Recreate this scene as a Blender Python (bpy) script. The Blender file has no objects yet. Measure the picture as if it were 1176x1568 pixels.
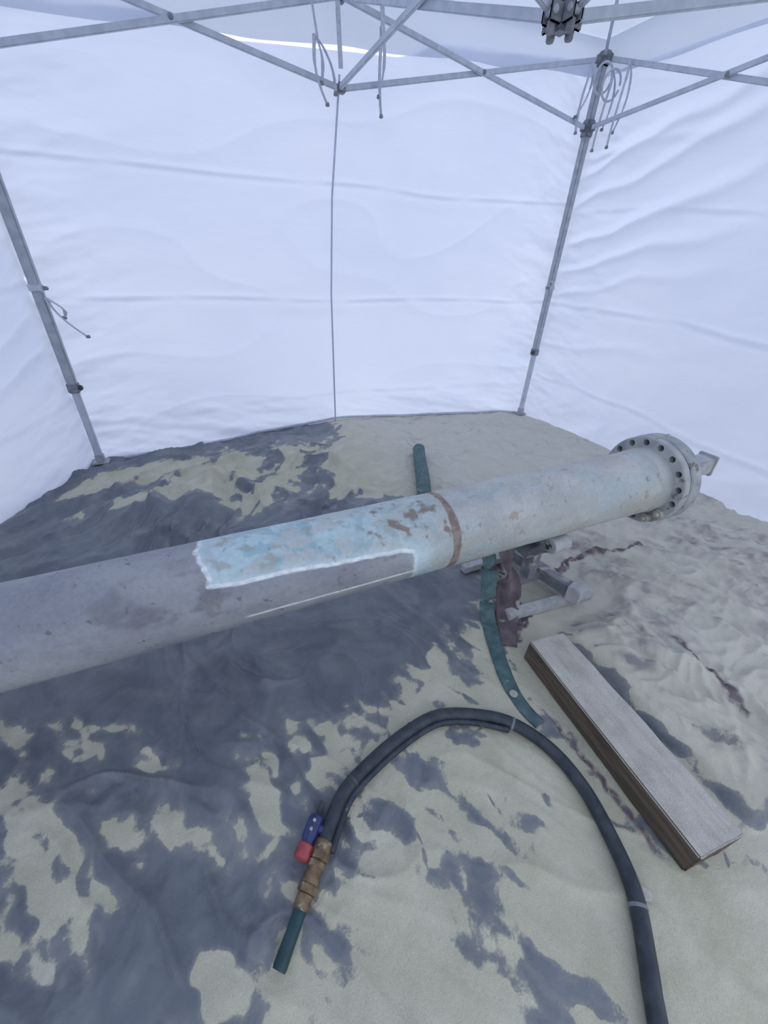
import bpy, bmesh, math, random
import numpy as np
from mathutils import Vector, Matrix
random.seed(7)
scene=bpy.context.scene
try:
    scene.view_settings.view_transform='Standard'
except Exception: pass

# ------------------------------------------------------------ noise helpers
_rng=np.random.RandomState(11)
_perm=_rng.permutation(512)
_perm=np.concatenate([_perm,_perm])
_ang=_rng.rand(512)*2*math.pi
def perlin(x,y,seed=0):
    x=np.asarray(x,float)+seed*17.31; y=np.asarray(y,float)+seed*9.77
    xi=np.floor(x).astype(int); yi=np.floor(y).astype(int)
    xf=x-xi; yf=y-yi
    def g(ix,iy,dx,dy):
        k=_perm[(_perm[ix&511]+iy)&511]; a=_ang[k]
        return np.cos(a)*dx+np.sin(a)*dy
    u=xf**3*(xf*(xf*6-15)+10); v=yf**3*(yf*(yf*6-15)+10)
    a=g(xi,yi,xf,yf);b=g(xi+1,yi,xf-1,yf);c=g(xi,yi+1,xf,yf-1);d=g(xi+1,yi+1,xf-1,yf-1)
    return ((a*(1-u)+b*u)*(1-v)+(c*(1-u)+d*u)*v)*1.5
def fbm(x,y,o=4,seed=0):
    r=0;a=1.
    for i in range(o):
        r=r+a*perlin(x*2**i,y*2**i,seed+i*3); a*=.5
    return r
def ridged(x,y,seed=0,k=3.):
    return np.clip(1-np.abs(perlin(x,y,seed))*1.6,0,1)**k
def sstep(a,b,x):
    t=np.clip((x-a)/(b-a),0,1); return t*t*(3-2*t)
def polydist(px,py,poly):
    """signed distance (positive inside) of points to polygon"""
    poly=np.array(poly,float); n=len(poly)
    d=np.full(px.shape,1e9); ins=np.zeros(px.shape,bool)
    for i in range(n):
        ax,ay=poly[i]; bx,by=poly[(i+1)%n]
        ex,ey=bx-ax,by-ay
        t=np.clip(((px-ax)*ex+(py-ay)*ey)/(ex*ex+ey*ey+1e-12),0,1)
        d=np.minimum(d,np.hypot(px-ax-t*ex,py-ay-t*ey))
        c=((ay>py)!=(by>py))
        xi=(bx-ax)*(py-ay)/((by-ay) if abs(by-ay)>1e-9 else 1e-9)+ax
        ins^=(c&(px<xi))
    return np.where(ins,d,-d)
def blur(a,n=1):
    for _ in range(n):
        p=np.pad(a,1,mode='edge')
        a=(p[:-2,1:-1]+p[2:,1:-1]+p[1:-1,:-2]+p[1:-1,2:]+2*p[1:-1,1:-1]+.5*(p[:-2,:-2]+p[2:,2:]+p[:-2,2:]+p[2:,:-2]))/8.
    return a

# ------------------------------------------------------------ materials
def newmat(name):
    m=bpy.data.materials.new(name); m.use_nodes=True
    nt=m.node_tree; bs=nt.nodes["Principled BSDF"]
    return m,nt,bs
def N(nt,t,**kw):
    n=nt.nodes.new(t)
    for k,v in kw.items(): setattr(n,k,v)
    return n
def ramp(nt,stops,fac):
    r=N(nt,"ShaderNodeValToRGB"); e=r.color_ramp.elements
    while len(e)<len(stops): e.new(.5)
    for i,(p,c) in enumerate(stops):
        e[i].position=p; e[i].color=(*c,1) if len(c)==3 else c
    nt.links.new(fac,r.inputs[0]); return r
def noisemat(name,c1,c2,scale=20,rough=.6,metal=0.,bump=.1,detail=6,spots=None,bscale=None):
    m,nt,bs=newmat(name)
    tc=N(nt,"ShaderNodeTexCoord"); no=N(nt,"ShaderNodeTexNoise")
    no.inputs["Scale"].default_value=scale; no.inputs["Detail"].default_value=detail
    nt.links.new(tc.outputs["Object"],no.inputs["Vector"])
    r=ramp(nt,[(.35,c1),(.65,c2)],no.outputs["Fac"])
    col=r.outputs[0]
    if spots:
        n2=N(nt,"ShaderNodeTexNoise"); n2.inputs["Scale"].default_value=spots[1]; n2.inputs["Detail"].default_value=5
        nt.links.new(tc.outputs["Object"],n2.inputs["Vector"])
        rr=ramp(nt,[(spots[2],(0,0,0)),(spots[2]+.05,(1,1,1))],n2.outputs["Fac"])
        mx=N(nt,"ShaderNodeMixRGB"); nt.links.new(rr.outputs[0],mx.inputs[0]); nt.links.new(col,mx.inputs[1]); mx.inputs[2].default_value=(*spots[0],1)
        col=mx.outputs[0]
    nt.links.new(col,bs.inputs["Base Color"])
    bs.inputs["Roughness"].default_value=rough; bs.inputs["Metallic"].default_value=metal
    if bump:
        b=N(nt,"ShaderNodeBump"); b.inputs["Strength"].default_value=bump; b.inputs["Distance"].default_value=.01
        n3=N(nt,"ShaderNodeTexNoise"); n3.inputs["Scale"].default_value=bscale or scale*3; n3.inputs["Detail"].default_value=6
        nt.links.new(tc.outputs["Object"],n3.inputs["Vector"])
        nt.links.new(n3.outputs["Fac"],b.inputs["Height"]); nt.links.new(b.outputs[0],bs.inputs["Normal"])
    return m
def fabricmat(name,col,trans,scale=3.,bump=.12):
    m=bpy.data.materials.new(name); m.use_nodes=True; nt=m.node_tree; nt.nodes.clear()
    out=N(nt,"ShaderNodeOutputMaterial"); d=N(nt,"ShaderNodeBsdfDiffuse"); t=N(nt,"ShaderNodeBsdfTranslucent")
    mx=N(nt,"ShaderNodeMixShader"); mx.inputs[0].default_value=trans
    tc=N(nt,"ShaderNodeTexCoord"); no=N(nt,"ShaderNodeTexNoise"); no.inputs["Scale"].default_value=scale*.4; no.inputs["Detail"].default_value=3
    nt.links.new(tc.outputs["Object"],no.inputs["Vector"])
    r=ramp(nt,[(.3,tuple(c*k for c,k in zip(col,(.94,.95,.98)))),(.7,col)],no.outputs["Fac"])
    nt.links.new(r.outputs[0],d.inputs[0]); nt.links.new(r.outputs[0],t.inputs[0])
    b=N(nt,"ShaderNodeBump"); b.inputs["Strength"].default_value=bump; b.inputs["Distance"].default_value=.03
    n2=N(nt,"ShaderNodeTexNoise"); n2.inputs["Scale"].default_value=scale*2.5; n2.inputs["Detail"].default_value=4; n2.inputs["Distortion"].default_value=1.5
    mp=N(nt,"ShaderNodeMapping"); mp.inputs["Scale"].default_value=(.5,.5,1.6)
    nt.links.new(tc.outputs["Object"],mp.inputs[0]); nt.links.new(mp.outputs[0],n2.inputs["Vector"])
    nt.links.new(n2.outputs["Fac"],b.inputs["Height"])
    nt.links.new(b.outputs[0],d.inputs["Normal"]); nt.links.new(b.outputs[0],t.inputs["Normal"])
    nt.links.new(d.outputs[0],mx.inputs[1]); nt.links.new(t.outputs[0],mx.inputs[2]); nt.links.new(mx.outputs[0],out.inputs[0])
    return m

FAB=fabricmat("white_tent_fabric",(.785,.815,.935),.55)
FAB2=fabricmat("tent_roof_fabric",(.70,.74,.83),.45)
ALU=noisemat("dusty_aluminium",(.33,.36,.40),(.44,.47,.52),scale=25,rough=.5,metal=.15,bump=.05)
ALU2=noisemat("white_coated_steel",(.47,.51,.58),(.57,.61,.68),scale=20,rough=.5,metal=.1,bump=.05)
PLAST=noisemat("grey_plastic",(.16,.18,.21),(.25,.27,.30),scale=40,rough=.5,bump=.05)
DARKP=noisemat("dark_plastic",(.035,.035,.045),(.07,.07,.08),scale=40,rough=.5,bump=.05)
TIE=noisemat("grey_webbing",(.48,.51,.58),(.58,.61,.68),scale=60,rough=.9,bump=.1)
STEEL=noisemat("sand_dusted_steel",(.38,.39,.41),(.51,.52,.52),scale=30,rough=.75,metal=.1,bump=.15)
STEELD=noisemat("bare_grey_steel",(.17,.18,.20),(.27,.28,.30),scale=22,rough=.6,metal=.2,bump=.15,spots=((.42,.42,.39),16,.58))
RUBBER=noisemat("dusty_black_rubber",(.020,.028,.040),(.045,.056,.072),scale=35,rough=.5,bump=.12,spots=((.14,.15,.145),30,.69))
BRASS=noisemat("dirty_brass",(.15,.10,.06),(.28,.20,.12),scale=60,rough=.45,metal=.5,bump=.2,spots=((.33,.31,.24),50,.6))
BLUE=noisemat("blue_anodised",(.022,.030,.11),(.045,.058,.18),scale=30,rough=.4,bump=.08)
RED=noisemat("red_plastic",(.28,.035,.045),(.42,.08,.09),scale=40,rough=.5,bump=.08)
TEAL=noisemat("teal_rubber",(.010,.040,.050),(.022,.072,.085),scale=30,rough=.5,bump=.12,spots=((.20,.23,.20),22,.68))
TEALH=noisemat("teal_webbing",(.050,.105,.115),(.095,.165,.175),scale=30,rough=.7,bump=.12,spots=((.28,.31,.28),26,.66))
FLM=noisemat("weathered_flange_paint",(.30,.32,.34),(.45,.47,.46),scale=16,rough=.75,bump=.25,spots=((.21,.185,.18),26,.62))
BOLT=noisemat("pale_bolt",(.38,.37,.33),(.55,.53,.46),scale=60,rough=.6,metal=.3,bump=.1)
HOLE=noisemat("shadowed_hole",(.03,.03,.035),(.05,.05,.055),scale=60,rough=.9,bump=0)
MAROON_M=noisemat("maroon_cloth_weave",(.085,.068,.082),(.17,.14,.155),scale=18,rough=.85,bump=.2,spots=((.36,.36,.33),12,.60))

# ------------------------------------------------------------ mesh helpers
def mkobj(name,verts,faces,mat=None,smooth=False,parent=None):
    me=bpy.data.meshes.new(name); me.from_pydata([tuple(v) for v in verts],[],faces); me.update()
    o=bpy.data.objects.new(name,me); scene.collection.objects.link(o)
    if mat:
        for m in (mat if isinstance(mat,(list,tuple)) else [mat]): me.materials.append(m)
    if smooth: me.polygons.foreach_set("use_smooth",[True]*len(me.polygons))
    if parent: o.parent=parent
    return o
def empty(name,loc=(0,0,0)):
    e=bpy.data.objects.new(name,None); scene.collection.objects.link(e); e.empty_display_size=.1; return e
def gridobj(name,P,mat,smooth=True,parent=None):
    """P array (ny,nx,3)"""
    ny,nx=P.shape[:2]
    me=bpy.data.meshes.new(name)
    me.vertices.add(nx*ny); me.vertices.foreach_set("co",P.reshape(-1).astype(np.float32))
    idx=np.arange(nx*ny).reshape(ny,nx)
    q=np.stack([idx[:-1,:-1],idx[:-1,1:],idx[1:,1:],idx[1:,:-1]],-1).reshape(-1)
    nf=(nx-1)*(ny-1)
    me.loops.add(nf*4); me.loops.foreach_set("vertex_index",q)
    me.polygons.add(nf); me.polygons.foreach_set("loop_start",np.arange(nf)*4)
    try: me.polygons.foreach_set("loop_total",np.full(nf,4))
    except Exception: pass
    me.update(calc_edges=True); me.validate()
    me.polygons.foreach_set("use_smooth",[smooth]*nf)
    me.materials.append(mat)
    o=bpy.data.objects.new(name,me); scene.collection.objects.link(o)
    if parent: o.parent=parent
    return o
def addattr(o,name,vals):
    a=o.data.attributes.new(name,'FLOAT','POINT'); a.data.foreach_set("value",vals.reshape(-1).astype(np.float32))
def frame(d,up=Vector((0,0,1))):
    d=d.normalized()
    if abs(d.dot(up))>.99: up=Vector((0,1,0))
    x=d.cross(up).normalized(); y=x.cross(d).normalized(); return x,y,d
def bar(name,a,b,w,h,mat,parent=None,bev=.003,up=Vector((0,0,1))):
    a=Vector(a);b=Vector(b); x,y,d=frame(b-a,up)
    bm=bmesh.new(); vs=[]
    for p in (a,b):
        for sx,sy in ((-1,-1),(1,-1),(1,1),(-1,1)): vs.append(bm.verts.new(p+x*sx*w/2+y*sy*h/2))
    for f in ((3,2,1,0),(4,5,6,7),(0,1,5,4),(1,2,6,5),(2,3,7,6),(3,0,4,7)): bm.faces.new([vs[i] for i in f])
    if bev: bmesh.ops.bevel(bm,geom=list(bm.edges),offset=bev,segments=2,affect='EDGES')
    bmesh.ops.recalc_face_normals(bm,faces=bm.faces)
    me=bpy.data.meshes.new(name); bm.to_mesh(me); bm.free(); me.materials.append(mat)
    o=bpy.data.objects.new(name,me); scene.collection.objects.link(o)
    if parent:o.parent=parent
    return o
def lathe(name,a,d,prof,mat,seg=40,parent=None,smooth=False,up=Vector((0,0,1)),sharp=True):
    """prof list of (s,r) along direction d from a"""
    a=Vector(a); x,y,d=frame(Vector(d),up)
    verts=[];faces=[]
    for s,r in prof:
        for i in range(seg):
            t=2*math.pi*i/seg; verts.append(a+d*s+x*(r*math.cos(t))+y*(r*math.sin(t)))
    for j in range(len(prof)-1):
        for i in range(seg):
            k=(i+1)%seg; faces.append((j*seg+i,j*seg+k,(j+1)*seg+k,(j+1)*seg+i))
    faces.append(tuple(range(seg-1,-1,-1))); faces.append(tuple((len(prof)-1)*seg+i for i in range(seg)))
    o=mkobj(name,verts,faces,mat,parent=parent)
    bm=bmesh.new();bm.from_mesh(o.data);bmesh.ops.recalc_face_normals(bm,faces=bm.faces);bm.to_mesh(o.data);bm.free()
    if smooth:
        o.data.polygons.foreach_set("use_smooth",[True]*len(o.data.polygons))
        try: o.data.set_sharp_from_angle(angle=math.radians(35))
        except Exception: pass
    return o
def catmull(pts,n=8):
    pts=[Vector(p) for p in pts]; out=[]
    P=[pts[0]*2-pts[1]]+pts+[pts[-1]*2-pts[-2]]
    for i in range(1,len(P)-2):
        for k in range(n):
            t=k/n; a,b,c,d=P[i-1],P[i],P[i+1],P[i+2]
            out.append(.5*((2*b)+(c-a)*t+(2*a-5*b+4*c-d)*t*t+(3*b-a-3*c+d)*t**3))
    out.append(pts[-1]); return out
def tube(name,pts,r,mat,seg=14,parent=None,n=8,flat=1.,rfun=None,smoothpts=True):
    C=catmull(pts,n) if smoothpts else [Vector(p) for p in pts]
    verts=[];faces=[]; up=Vector((0,0,1)); L=len(C)
    for j,p in enumerate(C):
        d=(C[min(j+1,L-1)]-C[max(j-1,0)])
        x,y,d=frame(d,up)
        if j>0 and x.dot(px_)<0: x=-x; y=-y
        px_=x
        rr=rfun(j/(L-1)) if rfun else r
        for i in range(seg):
            t=2*math.pi*i/seg; verts.append(p+x*(rr*math.cos(t))+y*(rr*flat*math.sin(t)))
    for j in range(L-1):
        for i in range(seg):
            k=(i+1)%seg; faces.append((j*seg+i,j*seg+k,(j+1)*seg+k,(j+1)*seg+i))
    faces.append(tuple(range(seg-1,-1,-1))); faces.append(tuple((L-1)*seg+i for i in range(seg)))
    return mkobj(name,verts,faces,mat,smooth=True,parent=parent)

# ------------------------------------------------------------ ground tarpaulin (height + sand cover)
SAND=[
 [(.69,.88),(.89,.79),(.83,.39),(.86,.01),(1.09,-.12),(1.0,-.9),(-.5,-.9),(-.30,0.10),(-.12,.17),(-.06,.21),(.01,.28),(.06,.33),(.11,.38),(.22,.47),(.33,.61),(.40,.66),(.54,.73)],
 [(0,.72),(.07,.68),(.10,.62),(.03,.57),(.01,.48),(-.04,.41),(-.08,.46),(-.09,.56),(-.06,.64)],
 [(.25,.67),(.29,.64),(.23,.54),(.19,.52),(.18,.58)],
 [(.11,.63),(.19,.63),(.19,.56),(.13,.50),(.05,.48),(-.02,.43),(.05,.53)],
 [(-.36,.83),(-.31,.76),(-.31,.71),(-.25,.57),(-.12,.50),(-.10,.45),(-.18,.44),(-.20,.52),(-.29,.57),(-.34,.70)],
 [(-.74,.86),(-.57,.81),(-.59,.76),(-.72,.81)],
 [(-.55,.76),(-.48,.68),(-.38,.60),(-.37,.56),(-.44,.59),(-.52,.67),(-.57,.68),(-.64,.74)],
 [(-.67,.67),(-.57,.67),(-.49,.62),(-.50,.58),(-.59,.55),(-.65,.60)],
 [(-.49,.50),(-.43,.54),(-.41,.51),(-.46,.47),(-.52,.42),(-.54,.45)],
 [(-.62,.50),(-.53,.49),(-.56,.45),(-.61,.47)],
 [(-.44,.39),(-.41,.39),(-.41,.36),(-.44,.36)],
 [(-.79,1.11),(-.61,1.00),(-.47,.90),(-.38,.82),(-.47,.84),(-.59,.94),(-.78,1.08)],
 [(-.09,.36),(.06,.33),(.01,.28),(-.06,.21),(-.12,.17),(-.30,.26),(-.26,.29),(-.16,.32)],
 [(-.54,2.21),(-.28,2.52),(-.16,2.78),(.24,2.75),(.27,2.41),(-.04,2.10),(-.31,2.20)],
 [(.72,2.71),(1.27,2.96),(1.11,2.11),(1.15,1.90),(.82,1.89),(.66,1.99),(.71,2.36)],
 [(-.91,2.59),(-.66,2.77),(-.11,2.85),(-.36,2.62),(-.73,2.53)],
 [(1.1,3.6),(3.4,3.6),(3.4,-1.0),(1.0,-.9),(1.05,-.14),(.87,.02),(.84,.44),(.90,.81),(1.21,1.21),(1.23,1.87),(1.08,2.07)],
 [(-.01,2.08),(.25,2.28),(.49,2.60),(.44,2.81),(.76,2.83),(.39,2.18),(.20,2.00)],
]
DARK=[
 [(.70,.75),(.74,.72),(.67,.64),(.62,.58),(.64,.66)],
 [(.19,.46),(.27,.38),(.30,.29),(.37,.22),(.40,.18),(.29,.25),(.23,.32),(.18,.41)],
 [(.35,.51),(.42,.46),(.42,.37),(.46,.28),(.48,.21),(.53,.19),(.44,.20),(.40,.26),(.36,.36)],
 [(.50,.49),(.63,.46),(.63,.41),(.56,.42)],
 [(.51,.29),(.58,.21),(.68,.22),(.63,.19),(.56,.17),(.52,.22)],
 [(.39,.19),(.41,.15),(.45,.05),(.49,-.04),(.53,-.13),(.44,-.04),(.40,.04),(.37,.13)],
 [(.29,.13),(.34,.07),(.40,-.04),(.41,-.09),(.37,-.07),(.31,.04)],
 [(.01,.20),(.05,.20),(.04,.16),(.01,.16)],
 [(-.13,.34),(-.05,.33),(-.11,.28),(-.15,.25)],
]
MAROON=[[(1.24,1.14),(1.14,.88),(1.12,.76),(.92,.66),(.89,.70),(.98,.84),(1.08,1.0)],
        [(.845,.40),(.86,.38),(.868,.2),(.855,.02),(.838,.03),(.85,.2)],
        [(1.38,.935),(1.6,1.0),(1.85,.95),(2.1,.90),(2.1,.885),(1.85,.92),(1.6,.96),(1.4,.905)],
        [(1.505,.425),(1.515,.42),(1.465,.11),(1.445,.12)]]
def tentlike(x,y,seed,k=1.):
    """crested folds with flat sides (crumpled sheet), crest slightly rounded"""
    n=perlin(x,y,seed)
    return np.clip(1-(np.sqrt(n*n+.0025)-.05)*1.9,0,1)**k
def wr_amp(x,y):
    a=.28+.72*sstep(.50,-.05,x)*sstep(.1,.4,y)
    a=np.maximum(a,.8*sstep(.62,.78,y)*sstep(1.0,.7,x))
    a=a+ .35*sstep(1.25,1.7,y)*sstep(1.3,.7,x)*sstep(3.0,2.8,y)
    return a
def folds(u,v,wx,wy):
    return (.024*ridged(u*1.8,v*4.4,7,6)+.010*tentlike(u*3.4,v*2.4,8,1.3)+.012*tentlike(u*3.2,v*8.5,9,2.0)
            +.0045*tentlike(wx*12,wy*10,14,1.2)+.0016*tentlike(wx*25,wy*22,15,1.1))
def height(x,y):
    x=np.asarray(x,float);y=np.asarray(y,float)
    wx=x+.08*fbm(x*2.0,y*2.0,2,1); wy=y+.08*fbm(x*2.0,y*2.0,2,5)
    A=wr_amp(x,y)
    h=.014*(fbm(wx*1.6,wy*1.6,2,2)+.5)
    u=wx*.8+wy*.6; v=-wx*.6+wy*.8
    u2=wx*.5-wy*.87; v2=wx*.87+wy*.5
    k=sstep(1.0,1.5,y)
    h=h+A*(folds(u,v,wx,wy)*k+folds(u2,v2,wx,wy)*(1-k))
    # big folds piled up behind the pipe
    B=sstep(1.35,1.9,y)*sstep(1.15,.6,x)*sstep(3.0,2.5,y)
    h=h+B*sstep(-.9,-.3,x)*(.085*ridged(u*1.3+.3,v*.9,21,3)+.055*tentlike(u*2.3,v*1.6,22,1.6)+.018*tentlike(u*6,v*4,23,1.4))
    # gentle slack roll under the timber / right-hand sheet (rolled over boards)
    R=sstep(1.10,1.17,x)*sstep(-.075,-.04,y)*sstep(.85,.65,y)
    h=h+R*.035
    R2=sstep(1.1,1.3,x)
    w2=x+.25*y+.05*fbm(x*3,y*3,3,35)
    hr=(.026*ridged(w2*4.2,wy*1.3,31,5)+.018*tentlike(w2*8,wy*3.2+x,32,1.6)+.013*tentlike(wx*6+wy*4,wy*9-wx*3,36,1.5)+.007*tentlike(wx*15,wy*15,37,1.4)+.003*fbm(wx*22,wy*22,3,33))
    h=h+R2*hr*(.22+.78*sstep(2.2,1.3,y))
    T=sstep(.06,0,np.maximum(np.abs(x-.985)-.09,0)+np.maximum(np.abs(y-.275)-.36,0))
    h=h*(1-T)+.012*T
    for sx,sy in ((1.25,.93),(-.96,1.04)):
        T=sstep(.12,0,np.maximum(np.abs(x-sx)-.24,0)+np.maximum(np.abs(y-sy)-.24,0)); h=h*(1-T)+.012*T
    e=sstep(0,.25,np.minimum(np.minimum(x+1.2,3.3-x),np.minimum(y+.95,3.5-y)))
    return np.maximum(h,0)*(.25+.75*e)+.008
def axis_samples(segs):
    out=[]
    for a,b,s in segs: out+=list(np.arange(a,b,s))
    out.append(segs[-1][1]); return np.array(out)
xs=axis_samples([(-1.2,-.8,.014),(-.8,1.55,.005),(1.55,3.3,.010)])
ys=axis_samples([(-.95,-.3,.03),(-.3,1.05,.005),(1.05,3.5,.010)])
X,Y=np.meshgrid(xs,ys)
Z=height(X,Y)
gy,gx=np.gradient(Z,ys,xs)
slope=blur(np.hypot(gx,gy),5)
def cover(X,Y):
    wx=X+.035*fbm(X*6,Y*6,3,41)+.014*fbm(X*24,Y*24,3,47); wy=Y+.035*fbm(X*6,Y*6,3,44)+.014*fbm(X*24,Y*24,3,49)
    sd=np.full(X.shape,-1.)
    for p in SAND: sd=np.maximum(sd,polydist(wx,wy,p))
    for p in DARK: sd=np.minimum(sd,-polydist(wx,wy,p)*1.0-.004)
    base=.5+np.clip(sd/.085,-1,1)*.5
    def streak(u,v):
        u=u+.03*fbm(X*9,Y*9,2,56); v=v+.03*fbm(X*9,Y*9,2,58)
        return fbm(u*6+.6*fbm(X*4,Y*4,2,50),v*12,4,51)*.45+(ridged(u*4.5,v*14,53,2)-ridged(u*5,v*13,57,2.5))*.55
    k=sstep(1.0,1.5,Y)
    q=streak(X*.8+Y*.6,-X*.6+Y*.8)*k+streak(X*.5-Y*.87,X*.87+Y*.5)*(1-k)
    far=sstep(1.1,1.4,X)*.9+sstep(1.2,2.5,Y)*sstep(1.0,1.5,X)*.5
    f=base+q*.56*(1-np.clip(far,0,.95))
    f=f+.20*sstep(-.08,.08,polydist(X,Y,[(-.85,.80),(-.55,.80),(-.33,.68),(-.22,.5),(-.34,.45),(-.45,.3),(-.8,.3)]))
    f=f+.32*sstep(-.05,.2,polydist(X,Y,[(-.95,2.2),(-.5,1.8),(.3,1.8),(1.2,1.8),(1.3,3.2),(-.7,3.1)]))
    bare=polydist(X,Y,[(-.9,1.7),(-.8,1.12),(-.3,.86),(.3,.72),(.62,.78),(.9,.95),(1.0,1.6),(.8,1.8),(.2,1.8),(-.5,1.8)])
    f=f-.5*sstep(-.02,.08,bare)
    bare=polydist(X,Y,[(-.45,.40),(-.33,.47),(-.05,.40),(-.10,.33),(-.28,.28),(-.40,.25)])
    f=f-.5*sstep(-.02,.04,bare)
    return f
S=cover(X,Y)
S=blur(S+.02-np.clip(slope-.16,0,.9)*1.1*(1-.8*sstep(1.1,1.4,X))*(1-.35*sstep(1.4,1.9,Y)),1)
MR=np.full(X.shape,-1.)
wx=X+.012*fbm(X*14,Y*14,3,61); wy=Y+.02*fbm(X*14,Y*14,3,64)
for p in MAROON: MR=np.maximum(MR,polydist(wx,wy,p))
MRm=sstep(-.006,.006,MR)
w2=X+.25*Y+.05*fbm(X*3,Y*3,3,35)
cr=np.clip((slope-.30)*2.0,0,1)*sstep(1.12,1.3,X)*sstep(2.6,1.6,Y)
cr=np.maximum(cr,.7*ridged(w2*3+.3*fbm(X*3,Y*3,3,70),(Y)*1.2,71,22)*sstep(1.15,1.5,X))
cr=np.maximum(cr,.6*ridged((X*.3+Y)*4+.5*fbm(X*3,Y*3,3,75),X*1.5,76,26)*sstep(1.25,1.6,X))
cr=np.maximum(cr,.75*sstep(.10,.50,fbm(w2*16,Y*9,4,77))*sstep(1.15,1.35,X)*sstep(1.1,.85,Y))
cr=cr*sstep(-.25,.35,fbm(X*2.2,Y*2.2,2,78)+.2)
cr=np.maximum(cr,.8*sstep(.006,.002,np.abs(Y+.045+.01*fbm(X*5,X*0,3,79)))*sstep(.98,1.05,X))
# fine bare crease lines across the dusted central tarp
lin=ridged((X*.87+Y*.5)*5+.6*fbm(X*3,Y*3,3,90),(X*.5-Y*.87)*1.6,91,30)*sstep(1.15,1.0,X)*sstep(1.3,1.1,Y)
S=S-.35*lin*sstep(-.2,.4,fbm(X*4,Y*4,2,92)+.1)

def tarpmat():
    m,nt,bs=newmat("sandy_tarpaulin"); L=nt.links.new
    tc=N(nt,"ShaderNodeTexCoord")
    def noise(s,d=5,dist=0.):
        n=N(nt,"ShaderNodeTexNoise"); n.inputs["Scale"].default_value=s; n.inputs["Detail"].default_value=d; n.inputs["Distortion"].default_value=dist
        L(tc.outputs["Object"],n.inputs["Vector"]); return n.outputs["Fac"]
    def math_(op,a,b):
        n=N(nt,"ShaderNodeMath",operation=op)
        for i,v in enumerate((a,b)):
            if isinstance(v,(int,float)): n.inputs[i].default_value=v
            else: L(v,n.inputs[i])
        return n.outputs[0]
    def mix(f,a,b):
        n=N(nt,"ShaderNodeMixRGB")
        for i,v in enumerate((f,a,b)):
            if isinstance(v,tuple): n.inputs[i].default_value=(*v,1)
            elif isinstance(v,(int,float)): n.inputs[i].default_value=v
            else: L(v,n.inputs[i])
        return n.outputs[0]
    at=N(nt,"ShaderNodeAttribute",attribute_name="sand").outputs["Fac"]
    mr=N(nt,"ShaderNodeAttribute",attribute_name="maroon").outputs["Fac"]
    ck=N(nt,"ShaderNodeAttribute",attribute_name="crease").outputs["Fac"]
    f=math_('ADD',at,math_('ADD',math_('MULTIPLY',math_('SUBTRACT',noise(38,6,.6),.5),.42),math_('MULTIPLY',math_('SUBTRACT',noise(160,4,.3),.5),.18)))
    sm=ramp(nt,[(.46,(0,0,0)),(.56,(1,1,1))],f).outputs[0]
    dust=ramp(nt,[(.40,(0,0,0)),(.75,(.8,.8,.8))],noise(6,7,1.2)).outputs[0]
    base=ramp(nt,[(.3,(.105,.124,.152)),(.7,(.145,.166,.196))],noise(3,4,.5)).outputs[0]
    tarp=mix(dust,base,(.23,.25,.265))
    halo=ramp(nt,[(.22,(0,0,0)),(.50,(.65,.65,.65))],f).outputs[0]
    tarp=mix(halo,tarp,(.27,.28,.265))
    sandc=ramp(nt,[(.3,(.475,.465,.355)),(.55,(.545,.535,.42)),(.75,(.60,.59,.48))],noise(9,8,.3)).outputs[0]
    grain=ramp(nt,[(.3,(.84,.84,.84)),(.7,(1.06,1.06,1.06))],noise(420,2)).outputs[0]
    sc=N(nt,"ShaderNodeMixRGB",blend_type='MULTIPLY'); sc.inputs[0].default_value=1; L(sandc,sc.inputs[1]); L(grain,sc.inputs[2])
    sx=N(nt,"ShaderNodeSeparateXYZ"); L(tc.outputs["Object"],sx.inputs[0])
    rt=N(nt,"ShaderNodeMapRange"); rt.inputs[1].default_value=.85; rt.inputs[2].default_value=1.5; L(sx.outputs[0],rt.inputs[0])
    sand2=mix(math_('MULTIPLY',rt.outputs[0],.6),sc.outputs[0],(.55,.54,.505))
    col=mix(sm,tarp,sand2)
    mar=ramp(nt,[(.35,(.085,.055,.075)),(.7,(.20,.17,.19))],noise(25,5)).outputs[0]
    crf=math_('MULTIPLY',ck,ramp(nt,[(.35,(.1,.1,.1)),(.6,(.9,.9,.9))],noise(20,5)).outputs[0])
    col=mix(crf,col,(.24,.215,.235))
    patch=ramp(nt,[(.50,(0,0,0)),(.62,(.8,.8,.8))],noise(30,5,.8)).outputs[0]
    mf=math_('MULTIPLY',mr,math_('SUBTRACT',1.,math_('MULTIPLY',patch,.8)))
    col=mix(mf,col,mar)
    L(col,bs.inputs["Base Color"])
    rg=ramp(nt,[(0,(.38,.38,.38)),(1,(.95,.95,.95))],sm).outputs[0]; L(rg,bs.inputs["Roughness"])
    h=math_('ADD',math_('MULTIPLY',noise(45,6,.4),.5),math_('ADD',math_('MULTIPLY',noise(300,2),.10),math_('MULTIPLY',sm,.25)))
    b=N(nt,"ShaderNodeBump"); b.inputs["Strength"].default_value=.55; b.inputs["Distance"].default_value=.012
    L(h,b.inputs["Height"]); L(b.outputs[0],bs.inputs["Normal"])
    return m
TARP=tarpmat()
tp=gridobj("ground_tarpaulin",np.stack([X,Y,Z],-1),TARP)
addattr(tp,"sand",S); addattr(tp,"maroon",MRm); addattr(tp,"crease",cr)
def H(x,y): return float(height(np.array([x]),np.array([y]))[0])
def Hm(x,y,r=.02):
    a=[H(x+dx,y+dy) for dx,dy in ((0,0),(r,0),(-r,0),(0,r),(0,-r))]; return max(a)

fl_m=noisemat("beach_sand",(.42,.43,.37),(.52,.52,.45),scale=4,rough=.95,bump=.3)
mkobj("floor",[(-9,-9,0),(12,-9,0),(12,12,0),(-9,12,0)],[(0,1,2,3)],fl_m)

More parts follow.
